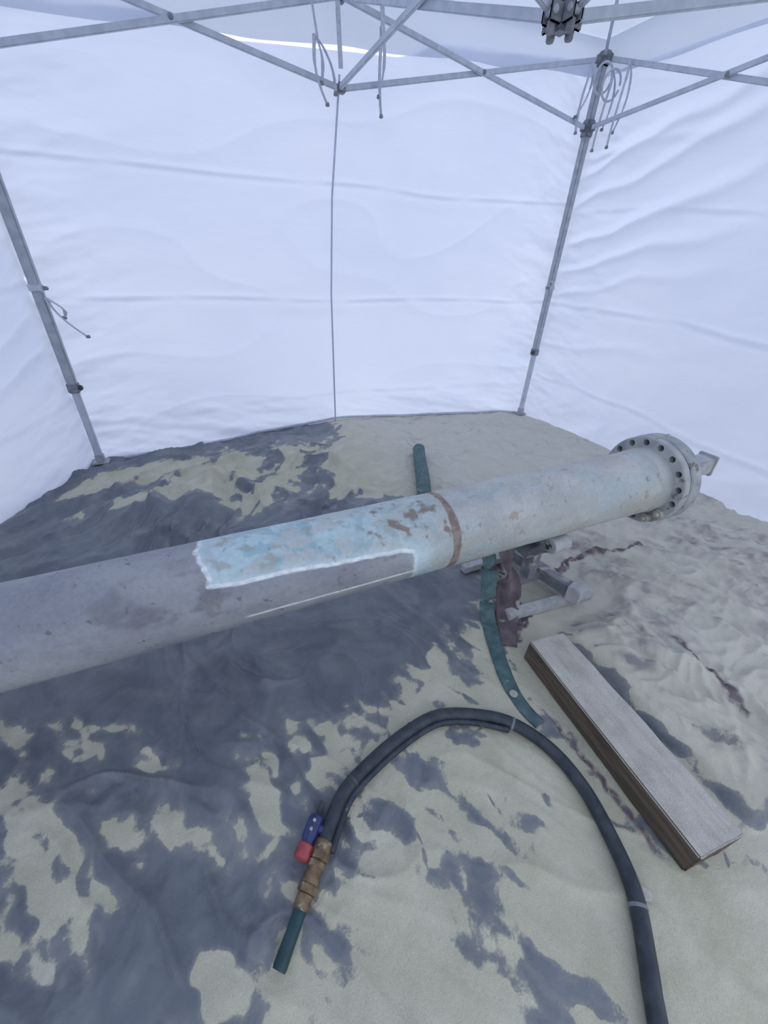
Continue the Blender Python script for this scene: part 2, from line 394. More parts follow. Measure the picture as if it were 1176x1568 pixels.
# ------------------------------------------------------------ tent
XL,XR,YB,YF=-.69,3.06,3.03,-.72
XM,YM=1.08,1.15
def vz(x): return 2.19+.115*x      # valance hem height along the back
def eave(x,y):
    u=(x-XL)/(XR-XL); return 2.42+.24*u-.06*(YB-y)/(YB-YF)*u+ .02*(YB-y)/(YB-YF)
nx,nz=360,240
xa=np.linspace(XL-.03,XR+.03,nx); za=np.linspace(0,1,nz)
Xw,T=np.meshgrid(xa,za)
top=vz(Xw)+.05-.075*sstep(0.15,.5,Xw)*sstep(1.75,1.45,Xw)
Zw=T*top
bul=np.interp(Xw,[-.72,-.69,-.19,.4,1.14,1.98,2.8,3.06,3.1],[.0,.0,.03,.22,.37,.27,.1,.0,0])
Yw=YB+.035+bul*np.exp(-(Zw/.55)**1.6)+.05*np.sin(np.pi*np.clip((Xw-XL)/(1.05-XL),0,1))**.7*np.sin(np.pi*T)+.05*np.sin(np.pi*np.clip((Xw-1.05)/(XR-1.05),0,1))**.7*np.sin(np.pi*T)
def foldline(Z,zc,w):
    t=(Z-zc)/w; return np.exp(-t*t)*t
for zc,am,sd,ww in ((.30,.012,3,.03),(1.05,.014,7,.018),(1.70,.012,9,.016)):
    zl=zc+.02*fbm(Xw*.8,Xw*0,2,sd)+.035*(Xw-1)*(1 if zc>1.5 else .35)
    Yw+=am*1.3*foldline(Zw,zl,ww)*sstep(.0,.5,np.abs(perlin(Xw*1.3,Xw*0,sd+1))+.12)
    Yw+=am*.8*foldline(Zw,zl-.07,.06)*np.abs(perlin(Xw*1.0,Xw*0,sd+11))
Yw+=.012*fbm(Xw*.9,Zw*1.4,3,80)
edge=np.exp(-((Xw-XR)/.45)**2)+np.exp(-((Xw-XL)/.45)**2)
Yw+=.014*edge*fbm(Xw*2.5,(Zw+.25*np.abs(Xw-1))*7,3,83)
Yw+=.030*sstep(.5,.1,Zw)*fbm(Xw*1.8,Zw*5+Xw,3,87)
Yw+=.008*ridged(Xw*.7+Zw*.5,Zw*1.8-Xw*.35,88,6)
wb=gridobj("wall_back",np.stack([Xw,Yw,np.maximum(Zw,0)+.004],-1),FAB)
def wall_y(x,z):
    i=int(np.clip(np.searchsorted(xa,x),1,nx-1)); col=Zw[:,i]; return float(np.interp(z,col,Yw[:,i]))
seam=[]
for z in np.linspace(.02,2.2,60):
    x_=float(np.interp(z,[0,.15,1.09,1.64,2.11,2.3],[1.01,1.01,1.0,1.02,1.07,1.09])); yy=wall_y(1.03,z)
    seam.append((x_*yy/3.03,yy-.004,z))
SEAM=noisemat("zip_tape",(.52,.55,.67),(.58,.61,.73),scale=50,rough=.9,bump=.1)
tube("seam_zip",seam,.0065,SEAM,seg=8,n=2,parent=wb)
hem=[(x,wall_y(x,.03)-.004,.034) for x in np.linspace(XL+.02,XR-.02,60)]
HEM=noisemat("hem_fabric",(.50,.53,.60),(.60,.62,.68),scale=30,rough=.9,bump=.1)
tube("hem",hem,.008,HEM,seg=8,n=2,parent=wb,flat=1.6)

def sidewall(name,sgn,x0,bulpts,topf,seed,diag):
    ya=np.linspace(YF-.03,YB+.04,340); za=np.linspace(0,1,220)
    Yg,T=np.meshgrid(ya,za); Zg=T*topf(Yg)
    b=np.interp(Yg,*bulpts)
    off=b*np.exp(-(Zg/.7)**1.6)+.06*np.sin(np.pi*np.clip((YB-Yg)/1.9,0,1))*np.sin(np.pi*T)
    for zc,am,sd in ((.45,.010,3),(1.08,.013,6),(1.72,.012,9)):
        zl=zc+.04*fbm(Yg*1.1,Yg*0,3,sd+seed)-.06*(YB-Yg)
        off+=am*1.3*foldline(Zg,zl,.022)*sstep(.0,.5,np.abs(perlin(Yg*1.4,Yg*0,sd+seed))+.1)
    dd=(YB-Yg)
    for zc,sl,am in diag:
        zl=zc+sl*dd+.04*fbm(dd*2,dd*0,2,int(zc*10)+seed)
        off+=am*np.exp(-((Zg-zl)/(.018+.03*dd))**2)*sstep(0,.15,dd)*sstep(1.7,.7,dd)
    off+=.012*fbm(Yg*1.0,Zg*1.6,3,seed+90)
    off+=.014*np.exp(-(dd/.6)**2)*fbm(Yg*3,(Zg+.3*dd)*8,3,seed+93)
    off+=.014*sstep(.6,.1,Zg)*fbm(Yg*2.,Zg*4+Yg*1.5,3,seed+94)
    return gridobj(name,np.stack([x0+sgn*(off+.035),Yg,Zg+.004],-1),FAB)
sidewall("wall_right",1,XR,([-.8,.68,1.17,2.18,2.9,3.03,3.1],[-.12,-.16,-.09,.07,.03,0,0]),lambda y:2.52-.05*(YB-y),0,
   [(1.95,.30,.034),(1.75,.32,.032),(1.50,.26,.040),(1.32,.20,.030),(2.05,.05,.020),(1.15,.16,.014),(.72,.10,.010)])
sidewall("wall_left",-1,XL,([-.8,1.0,2.0,2.32,2.58,2.95,3.03,3.1],[.52,.54,.46,.38,.22,.03,0,0]),lambda y:2.18+0*y,40,
   [(1.3,-.2,.02),(1.0,-.35,.02),(.8,-.3,.02)])
pk=(1.15,1.18,3.25)
def roofpanel(P0,P1,nseg=40):
    A=[]
    for i in range(nseg+1):
        t=i/nseg; row=[]
        for j in range(nseg+1):
            u=j/nseg
            ex=P0[0]+(P1[0]-P0[0])*u; ey=P0[1]+(P1[1]-P0[1])*u; ez=P0[2]+(P1[2]-P0[2])*u
            sag=.05*math.sin(math.pi*t)*math.sin(math.pi*u)
            row.append((ex+(pk[0]-ex)*t,ey+(pk[1]-ey)*t,ez+(pk[2]-ez)*t-sag+.012*float(fbm(np.array(u*5.),np.array(t*5.),3,99))*math.sin(math.pi*t)))
        A.append(row)
    return np.array(A)
cs=[(XL-.05,YB+.07),(XR+.07,YB+.07),(XR+.07,YF-.05),(XL-.05,YF-.05)]
cs3=[(x,y,eave(x,y)+.04) for x,y in cs]
allv=[];allf=[]
for k in range(4):
    G=roofpanel(cs3[k],cs3[(k+1)%4]); n=G.shape[0]; o0=len(allv)
    allv+= [tuple(p) for p in G.reshape(-1,3)]
    for i in range(n-1):
        for j in range(n-1):
            allf.append((o0+i*n+j,o0+i*n+j+1,o0+(i+1)*n+j+1,o0+(i+1)*n+j))
def skirt(P0,P1,hem0,hem1,seed):
    o0=len(allv); n=80;m=12
    for i in range(n+1):
        u=i/n
        for j in range(m+1):
            t=j/m
            x=P0[0]+(P1[0]-P0[0])*u; y=P0[1]+(P1[1]-P0[1])*u
            zt=P0[2]+(P1[2]-P0[2])*u; zb=hem0+(hem1-hem0)*u+.006*math.sin(u*30)
            w=.012*t*float(perlin(np.array(u*14.),np.array(t*1.5),seed))
            dx,dy=(P1[1]-P0[1]),-(P1[0]-P0[0]); l=math.hypot(dx,dy)
            allv.append((x+dx/l*w,y+dy/l*w,zt+(zb-zt)*t))
    for i in range(n):
        for j in range(m): a=o0+i*(m+1)+j; allf.append((a,a+1,a+m+2,a+m+1))
def sh(p): return (p[0]+(-.045 if p[0]>1 else .0),p[1]-(.045 if p[1]>1 else 0),p[2])
skirt(sh(cs3[0]),sh(cs3[1]),vz(XL),vz(XR)-.02,1)
skirt(sh(cs3[1]),sh(cs3[2]),2.50,2.30,2)
skirt(cs3[2],cs3[3],2.25,2.1,3)
skirt(sh(cs3[3]),sh(cs3[0]),2.1,vz(XL),4)
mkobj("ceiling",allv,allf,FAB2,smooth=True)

# frame
fr=empty("canopy_tent_frame")
UP={'BL':2.36,'BR':2.60,'FR':2.50,'FL':2.40}
LO={'BL':1.97,'BR':2.23,'FR':2.12,'FL':2.0}
CN={'BL':(XL,YB-.03),'BR':(XR-.01,YB-.03),'FR':(XR-.01,YF),'FL':(XL,YF)}
JZ={'BL':(1.085,.54),'BR':(1.19,.638),'FR':(1.15,.6),'FL':(1.1,.55)}
for k,(x,y) in CN.items():
    z0=.02+ (H(x,y) if k[0]=='B' else 0)
    bar("leg_outer_"+k,(x,y,JZ[k][1]),(x,y,UP[k]),.050,.050,ALU,fr,.006,up=Vector((0,1,0)))
    bar("leg_inner_"+k,(x,y,z0),(x,y,JZ[k][1]+.2),.038,.038,ALU2,fr,.003,up=Vector((0,1,0)))
    bar("foot_plate_"+k,(x,y,z0-.012),(x,y,z0),.10,.08,ALU,fr,.003,up=Vector((0,1,0)))
    bar("foot_socket_"+k,(x,y,z0),(x,y,z0+.05),.048,.048,ALU,fr,.004,up=Vector((0,1,0)))
    bar("leg_lock_"+k,(x,y,JZ[k][1]-.02),(x,y,JZ[k][1]+.04),.060,.060,PLAST,fr,.006,up=Vector((0,1,0)))
    sx=1 if x<1 else -1
    lathe("lock_button_"+k,(x+sx*.03,y-.01,JZ[k][1]+.01),(sx,-.3,0),[(0,.016),(.012,.016),(.018,.010)],DARKP,16,fr)
    bar("wall_clip_"+k,(x,y,JZ[k][0]-.02),(x,y,JZ[k][0]+.02),.064,.060,ALU2,fr,.006,up=Vector((0,1,0)))
    lathe("clip_knob_"+k,(x+sx*.03,y-.01,JZ[k][0]),(sx,-.2,0),[(0,.010),(.02,.010),(.026,.006)],PLAST,14,fr)
    bar("top_cap_"+k,(x,y,UP[k]-.05),(x,y,UP[k]+.03),.066,.066,PLAST,fr,.008,up=Vector((0,1,0)))
    bar("slider_"+k,(x,y,LO[k]-.05),(x,y,LO[k]+.05),.068,.068,PLAST,fr,.008,up=Vector((0,1,0)))
    cy=-1 if y>0 else 1
    for zz in (UP[k]-.02,LO[k]):
        bar("bracket_x_"+k,(x,y,zz),(x+sx*.07,y,zz),.022,.045,PLAST,fr,.004)
        bar("bracket_y_"+k,(x,y,zz),(x,y+cy*.07,zz),.022,.045,PLAST,fr,.004)
def joint(p,ax):
    a=Vector(p)-Vector(ax)*.022
    lathe("joint_pin",a,ax,[(0,.009),(.003,.013),(.041,.013),(.044,.009)],PLAST,14,fr)
def scissor(cu1,cl1,mu,ml,ax):
    off=Vector(ax)*.010
    bar("truss_bar",Vector(cu1)+off,Vector(ml)+off,.016,.028,ALU2,fr,.003)
    bar("truss_bar",Vector(cl1)-off,Vector(mu)-off,.016,.028,ALU2,fr,.003)
    a=(Vector(cu1)+Vector(ml))/2; b=(Vector(cl1)+Vector(mu))/2
    joint((a+b)/2,ax)
def c3(k,z,dx=0,dy=0): return (CN[k][0]+dx,CN[k][1]+dy,z)
yb=CN['BL'][1]; mb=(XM,yb,2.47); ml=(XM,yb,2.13)
scissor(c3('BL',UP['BL']-.02,.05),c3('BL',LO['BL'],.05),mb,ml,(0,1,0))
scissor(c3('BR',UP['BR']-.02,-.05),c3('BR',LO['BR'],-.05),mb,ml,(0,1,0))
xr=CN['BR'][0]; mru=(xr,YM,2.33); mrl=(xr,YM,1.96)
scissor(c3('BR',UP['BR']-.02,0,-.05),c3('BR',LO['BR'],0,-.05),mru,mrl,(1,0,0))
scissor(c3('FR',UP['FR']-.02,0,.05),c3('FR',LO['FR'],0,.05),mru,mrl,(1,0,0))
mlu=(XL,YM,2.36); mll=(XL,YM,1.98)
scissor(c3('BL',UP['BL']-.02,0,-.05),c3('BL',LO['BL'],0,-.05),mlu,mll,(1,0,0))
scissor(c3('FL',UP['FL']-.02,0,.05),c3('FL',LO['FL'],0,.05),mlu,mll,(1,0,0))
mfu=(XM,YF,2.42); mfl=(XM,YF,2.05)
scissor(c3('FL',UP['FL']-.02,.05),c3('FL',LO['FL'],.05),mfu,mfl,(0,1,0))
scissor(c3('FR',UP['FR']-.02,-.05),c3('FR',LO['FR'],-.05),mfu,mfl,(0,1,0))
hubl=Vector((1.12,1.29,1.872)); hubu=Vector((1.12,1.29,2.2))
for mu_,ml_,ax in ((mb,ml,(1,0,0)),(mru,mrl,(0,1,0)),(mfu,mfl,(1,0,0)),(mlu,mll,(0,1,0))):
    off=Vector(ax)*.010
    dl=(Vector(mu_)-hubl).normalized()*.05
    bar("roof_truss_bar",hubl+dl+off,Vector(mu_)+off,.016,.028,ALU2,fr,.003)
    bar("roof_truss_bar",hubu-off,Vector(ml_)-off,.016,.028,ALU2,fr,.003)
    for q in (mu_,ml_):
        q=Vector(q); bar("mid_bracket",q-Vector((0,0,.022)),q+Vector((0,0,.022)),.045,.045,PLAST,fr,.006,up=Vector((0,1,0)))
bar("peak_pole",hubl+Vector((0,0,.03)),Vector((pk[0],pk[1],pk[2]-.06)),.032,.032,ALU,fr,.004,up=Vector((0,1,0)))
bar("hub_core",hubl-Vector((0,0,.030)),hubl+Vector((0,0,.035)),.042,.042,PLAST,fr,.006,up=Vector((0,1,0)))
bar("hub_core",hubu-Vector((0,0,.035)),hubu+Vector((0,0,.04)),.05,.05,PLAST,fr,.006,up=Vector((0,1,0)))
for dx,dy in ((1,0),(-1,0),(0,1),(0,-1)):
    d=Vector((dx,dy,0)); s=Vector((-dy,dx,0))
    for sg in (-1,1):
        bar("hub_cheek",hubl+d*.016+s*.015*sg,hubl+d*.060+s*.015*sg,.008,.044,PLAST,fr,.004)
    lathe("hub_pin",hubl+d*.046-s*.026,s,[(0,.006),(.004,.009),(.048,.009),(.052,.006)],ALU,14,fr)
    lathe("hub_foot",hubl+d*.036-Vector((0,0,.038)),(0,0,1),[(0,.010),(.005,.012),(.024,.012)],PLAST,14,fr)
for c,z in (('BR',UP['BR']),('BL',UP['BL']),('FR',UP['FR']),('FL',UP['FL'])):
    x,y=CN[c]; bar("roof_rafter",(x,y,z),(pk[0],pk[1],pk[2]-.08),.020,.020,ALU2,fr,.003)
def tie(p,drops,seed):
    random.seed(seed)
    for dx,dz,fl in drops:
        pts=[Vector(p)]
        m=6
        for i in range(1,m+1):
            t=i/m; pts.append(Vector((p[0]+dx*t+fl*math.sin(t*3.)*.02,p[1]-.015-.01*math.sin(t*4),p[2]-dz*t)))
        tube("wall_tie",pts,.0095,TIE,seg=8,n=4,parent=fr,flat=.5)
        lathe("tie_end",pts[-1]-Vector((0,0,.006)),(0,0,1),[(0,.009),(.004,.013),(.016,.010)],PLAST,10,fr)
yt=YB-.055
tie((.92,yt,2.30),[(.03,.18,1),(.07,.26,-2),(.11,.21,1.5)],1)
tie((1.31,yt,2.40),[(-.01,.28,1),(.015,.36,-1)],2)
def strap(a,b):
    bar("hanging_strap",a,b,.026,.004,TIE,fr,.001)
strap((.88,yt-.03,2.52),(.93,yt-.03,2.28)); strap((1.29,yt-.03,2.56),(1.31,yt-.03,2.36)); strap((1.05,yt,2.52),(1.07,yt,2.2))
tie((2.92,yt,2.54),[(-.06,.28,2),(-.01,.36,-2)],4)
tie((3.03,yt-.1,2.50),[(.02,.30,1.5),(-.02,.42,-1)],5)
tie((3.03,yt-.22,2.52),[(.0,.36,2),(-.01,.44,-1)],6)
tie((-.66,yt,1.04),[(.05,.10,2),(.14,.20,-1)],7)
tie((-.60,yt-.25,2.0),[(.02,.2,2),(.05,.28,-2)],9)
tie((3.02,yt,1.24),[(-.02,.06,1)],10)
for p in ((2.98,2.9,2.46),(3.02,2.85,2.42)):
    tube("tie_loop",[(p[0]+.05*math.cos(a),p[1]-.03*math.cos(a),p[2]+.08*math.sin(a)) for a in np.linspace(0,6.0,12)],.007,TIE,seg=6,n=3,parent=fr)

# ------------------------------------------------------------ the pipe
PD=Vector((2.41,-.13,.12)).normalized(); PA=Vector((-.92,1.042,.375))-PD*.19
xa0,ya0,_=frame(PD)
if xa0.y>0: side=-xa0
else: side=xa0
upv=ya0
Rp=.14
Lp=(1.725-PA.x)/PD.x
ns,nt_=820,220
sA=np.linspace(0,Lp,ns); ph=np.linspace(-math.pi,math.pi,nt_+1)
Sg,Pg=np.meshgrid(sA,ph,indexing='ij')
rad=Rp+.0010*fbm(Sg*6,Pg*1.5,3,5)
base=np.array(PA); d_=np.array(PD);u_=np.array(upv);s_=np.array(side)
Pv=base+Sg[...,None]*d_+rad[...,None]*(np.cos(Pg)[...,None]*u_+np.sin(Pg)[...,None]*s_)
def pipemat():
    m,nt,bs=newmat("weathered_painted_steel"); L=nt.links.new
    at=N(nt,"ShaderNodeAttribute",attribute_name="paint")
    tc=N(nt,"ShaderNodeTexCoord"); n=N(nt,"ShaderNodeTexNoise"); n.inputs["Scale"].default_value=90; n.inputs["Detail"].default_value=5
    L(tc.outputs["Object"],n.inputs["Vector"])
    r=ramp(nt,[(.3,(.92,.92,.92)),(.7,(1.07,1.07,1.07))],n.outputs["Fac"])
    mx=N(nt,"ShaderNodeMixRGB",blend_type='MULTIPLY'); mx.inputs[0].default_value=1; L(at.outputs["Color"],mx.inputs[1]); L(r.outputs[0],mx.inputs[2]); L(mx.outputs[0],bs.inputs["Base Color"])
    b=N(nt,"ShaderNodeBump"); b.inputs["Strength"].default_value=.2; b.inputs["Distance"].default_value=.006; L(n.outputs["Fac"],b.inputs["Height"]); L(b.outputs[0],bs.inputs["Normal"])
    bs.inputs["Roughness"].default_value=.62
    return m
pipe_e=empty("steel_pipe")
pb=gridobj("pipe_barrel",Pv,pipemat(),parent=pipe_e)
x=Sg*PD.x+PA.x; phd=np.degrees(Pg)
y=Pg*Rp
def mixc(a,b,f): f=f[...,None]; return a*(1-f)+b*f
grey=mixc(np.array([.275,.29,.325]),np.array([.345,.36,.38]),sstep(-.6,.6,fbm(x*4,y*7,4,1)))
grey=mixc(grey,np.array([.20,.205,.225]),np.clip(sstep(.05,.6,fbm(x*7,y*12,4,2))*.75*np.exp(-((x+.14)/.24)**2-((phd-60)/40)**2)*1.6,0,1))
grey=mixc(grey,np.array([.22,.225,.245]),sstep(.60,.8,fbm(x*22,y*26,3,6))*.3)
grey=mixc(grey,np.array([.46,.475,.47]),sstep(-.1,.6,fbm(x*3,y*6,3,3))*sstep(55,100,phd)*.65)
grey=mixc(grey,np.array([.13,.12,.12]),sstep(.86,.90,fbm(x*30,y*30,3,7))*.7)
pale=mixc(np.array([.43,.45,.435]),np.array([.52,.53,.505]),sstep(-.6,.6,fbm(x*4,y*7,4,11)))
pale=mixc(pale,np.array([.43,.52,.54]),sstep(.0,.5,fbm(x*5,y*9,4,12))*.5)
pale=mixc(pale,np.array([.37,.385,.375]),sstep(.10,.45,fbm(x*9,y*14,4,13))*.5*sstep(1.5,.8,x))
pale=mixc(pale,np.array([.45,.42,.36]),sstep(.10,.55,fbm(x*5,y*7,4,14))*.45)
turq=mixc(np.array([.38,.52,.56]),np.array([.50,.65,.68]),sstep(-.4,.4,fbm(x*8,y*10,4,21)))
turq=mixc(turq,np.array([.50,.54,.525]),sstep(-.05,.3,fbm(x*9,y*12,5,22))*.8)
turq=mixc(turq,np.array([.29,.47,.54]),sstep(.25,.4,fbm(x*18,y*22,3,24))*.7)
turq=mixc(turq,np.array([.37,.37,.33]),sstep(.30,.6,fbm(x*16,y*20,5,25))*.6)
turq=mixc(turq,np.array([.46,.50,.48]),sstep(.25,.55,x)*.45)
bx=x+.004*fbm(x*20,y*30,3,31); lineph=52+(bx+.06)*(65-52)/.58+2.0*fbm(x*9,y*0,3,33)
inA=np.minimum((lineph-phd)*Rp*math.pi/180,(bx+.075+.012*fbm(y*14,y*0,3,34)-.020*sstep(20,55,phd)))
inB=bx-.545+.006*np.sin(y*25)
kk=.02
inT=np.maximum(inA,inB)+kk*np.exp(-((inA-inB)/.03)**2)*.5
tf=sstep(-.0015,.0015,inT)
right=sstep(.54,.74,x+.05*fbm(x*6,y*8,3,35))
painted=mixc(turq,pale,right)
painted=mixc(painted,np.array([.62,.74,.77]),sstep(.035,.0,np.abs(inT))*.6*(x<.70))
col=mixc(grey,painted,tf)
edge_=sstep(.0080,.0038,np.abs(inT+.002))*(phd>-60)*sstep(115,95,phd)
edge_*=np.where(x<.62,1,0)*(.75+.25*sstep(-.3,.3,fbm(x*30,y*30,2,36)))*np.where((phd<50)&(inA<inB+9),.55+.45*sstep(-.2,.3,fbm(y*40,y*0,2,39)),1)
col=mixc(col,np.array([.87,.92,.93]),edge_)
col=mixc(col,np.array([.62,.78,.82]),np.exp(-(((x-.575)/.04)**2+((phd-82)/16)**2))*.85)
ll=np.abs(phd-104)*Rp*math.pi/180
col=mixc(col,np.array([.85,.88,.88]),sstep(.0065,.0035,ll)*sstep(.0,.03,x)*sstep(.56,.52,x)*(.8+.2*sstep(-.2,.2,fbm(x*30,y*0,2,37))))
rust=np.array([.20,.135,.105])
rs=np.exp(-(((x-.55)/.16)**2+((phd-26)/32)**2))
col=mixc(col,rust,sstep(.60,.90,rs*.52+.5*fbm(x*22,y*22,5,41)+.23)*.78)
bandx=x-(.690+.012*np.sin(Pg*1.0+.6))
bw=.014+.005*fbm(x*0,y*16,3,43)
col=mixc(col,mixc(np.array([.19,.125,.10]),np.array([.29,.22,.18]),sstep(-.3,.4,fbm(x*30,y*30,3,44))),sstep(bw+.003,bw-.002,np.abs(bandx))*.88)
sp=sstep(.76,.88,fbm(x*14,y*14,5,46))*sstep(.6,.7,x)
col=mixc(col,np.array([.36,.26,.18]),sp*.6)
sp=sstep(.82,.88,fbm(x*26,y*26,3,48)); col=mixc(col,np.array([.17,.16,.16]),sp*.4)
ca=pb.data.color_attributes.new("paint",'FLOAT_COLOR','POINT')
buf=np.ones((col.reshape(-1,3).shape[0],4),np.float32); buf[:,:3]=np.clip(col.reshape(-1,3),0,1); ca.data.foreach_set("color",buf.reshape(-1))
def ax(s,u=0,v=0): return PA+PD*s+upv*u+side*v
lathe("pipe_end_ring",ax(-.002),PD,[(0,Rp-.012),(0,Rp),(.01,Rp+.0005)],FLM,64,pipe_e)
Rf=.194
FS=Lp
def ring(name,s0,s1,ro,ri,mat,bev=.004,seg=96):
    prof=[(s0,ri),(s0,ro-bev),(s0+bev,ro),(s1-bev,ro),(s1,ro-bev),(s1,ri)]
    return lathe(name,ax(0),PD,prof,mat,seg,pipe_e,smooth=True)
PALE=noisemat("faded_neck_paint",(.40,.43,.42),(.49,.52,.50),scale=14,rough=.7,bump=.1)
lathe("hub_neck",ax(0),PD,[(FS-.055,Rp+.0005),(FS-.02,Rp+.006),(FS+.001,Rp+.008)],PALE,96,pipe_e,smooth=True)
fl=ring("pipe_flange",FS,FS+.036,Rf,.10,FLM)
nb=16; cut=None
bm=bmesh.new()
for i in range(nb):
    a=2*math.pi*(i+.5)/nb; c=ax(FS-.02)+(upv*math.cos(a)+side*math.sin(a))*.170
    M=Matrix.Translation(c+PD*.033)@(PD.to_track_quat('Z','Y').to_matrix().to_4x4())
    bmesh.ops.create_cone(bm,cap_ends=True,segments=20,radius1=.0140,radius2=.0140,depth=.06,matrix=M)
me=bpy.data.meshes.new("c"); bm.to_mesh(me); bm.free(); cut=bpy.data.objects.new("c",me); scene.collection.objects.link(cut)
md=fl.modifiers.new("b",'BOOLEAN'); md.operation='DIFFERENCE'; md.object=cut; md.solver='EXACT'
bpy.context.view_layer.update()
dg=bpy.context.evaluated_depsgraph_get(); nm=bpy.data.meshes.new_from_object(fl.evaluated_get(dg)); fl.modifiers.clear(); fl.data=nm
bpy.data.objects.remove(cut)
ring("gasket",FS+.036,FS+.043,Rf-.012,.05,HOLE,.001)
ring("blind_flange",FS+.043,FS+.100,Rf+.002,.02,FLM,.006)
ring("blind_flange_face",FS+.100,FS+.112,.12,.01,FLM,.004)
for i in (5,6):
    a=2*math.pi*(i+.5)/nb; c=ax(FS-.022)+(upv*math.cos(a)+side*math.sin(a))*.170
    lathe("hex_bolt",c,PD,[(0,.019),(.002,.022),(.022,.022)],BOLT,6,pipe_e)
    lathe("bolt_tip",c-PD*.012,PD,[(0,.008),(.002,.011),(.014,.011)],BOLT,16,pipe_e)
for i in range(nb):
    a=2*math.pi*(i+.5)/nb; c=ax(FS+.100)+(upv*math.cos(a)+side*math.sin(a))*.170
    if i in (2,5,6,10,13): lathe("bolt_head",c,PD,[(0,.020),(.016,.020),(.018,.017)],BOLT,6,pipe_e)
sE=(2.085-PA.x)/PD.x
lug=bar("lifting_lug",ax(FS+.10,.035,.04),ax(sE,.035,.04),.075,.075,STEEL,pipe_e,.005)
bar("lug_plate",ax(sE-.010,.035,.04),ax(sE+.008,.035,.04),.085,.095,STEEL,pipe_e,.004)
lathe("rim_nipple",ax(FS+.07,Rf-.005,.0),upv,[(0,.008),(.016,.008),(.018,.006)],STEEL,12,pipe_e)
bpos=ax(FS-.13,Rp*math.cos(.9)-.002,Rp*math.sin(.9)-.002); nd=(upv*math.cos(.9)+side*math.sin(.9))
lathe("small_boss",bpos,nd,[(0,.010),(.010,.009),(.013,.004)],PALE,14,pipe_e,smooth=True)

# ------------------------------------------------------------ pipe stands
def stand(sx,fw=.24):
    e=empty("pipe_stand")
    s=(sx-PA.x)/PD.x; c=ax(s); zb=c.z-Rp; y0=c.y
    g=.022
    def B(n,a,b,w=.038,h=.038,m=STEEL): return bar(n,a,b,w,h,m,e,.003)
    B("front_foot",(sx-fw*.9,y0-.13,g+.02),(sx+fw,y0-.17,g+.02),.042,.038)
    B("rear_foot",(sx-fw*.9,y0+.19,g+.02),(sx+fw,y0+.19,g+.02),.04,.034)
    B("base_rail",(sx+fw*.20,y0+.21,g+.065),(sx+fw*.50,y0-.17,g+.065),.060,.055,STEELD)
    bar("rail_end_cap",(sx+fw*.47,y0-.150,g+.075),(sx+fw*.53,y0-.205,g+.075),.085,.078,STEEL,e,.004)
    B("cross_rail",(sx-.08,y0,g+.055),(sx+fw*.45,y0,g+.055),.045,.04,STEELD)
    B("column",(sx,y0,g+.06),(sx,y0,zb-.10),.05,.05,STEELD)
    bar("head_plate",(sx-.10,y0,zb-.085),(sx+.10,y0,zb-.085),.10,.012,STEELD,e,.002)
    for sg in (-1,1):
        yy=y0+sg*.085
        bar("roller_arm",(sx,y0+sg*.02,zb-.085),(sx,yy+sg*.01,zb-.035),.08,.014,STEELD,e,.003)
        ang=math.radians(34); rr=.033
        cy=c.y+sg*math.sin(ang)*(Rp+rr+.002); cz=c.z-math.cos(ang)*(Rp+rr+.002)
        lathe("roller",(sx-.045,cy,cz),(1,0,0),[(0,.012),(0,rr-.003),(.003,rr),(.087,rr),(.09,rr-.003),(.09,.012)],STEEL,28,e,smooth=True)
        lathe("roller_axle",(sx-.06,cy,cz),(1,0,0),[(0,.010),(.12,.010)],DARKP,14,e)
        for q in (-.055,.055):
            bar("roller_cheek",(sx+q,cy,cz+.01),(sx+q,y0+sg*.03,zb-.09),.006,.03,STEELD,e,.001)
stand(1.22); stand(-.98,.12)

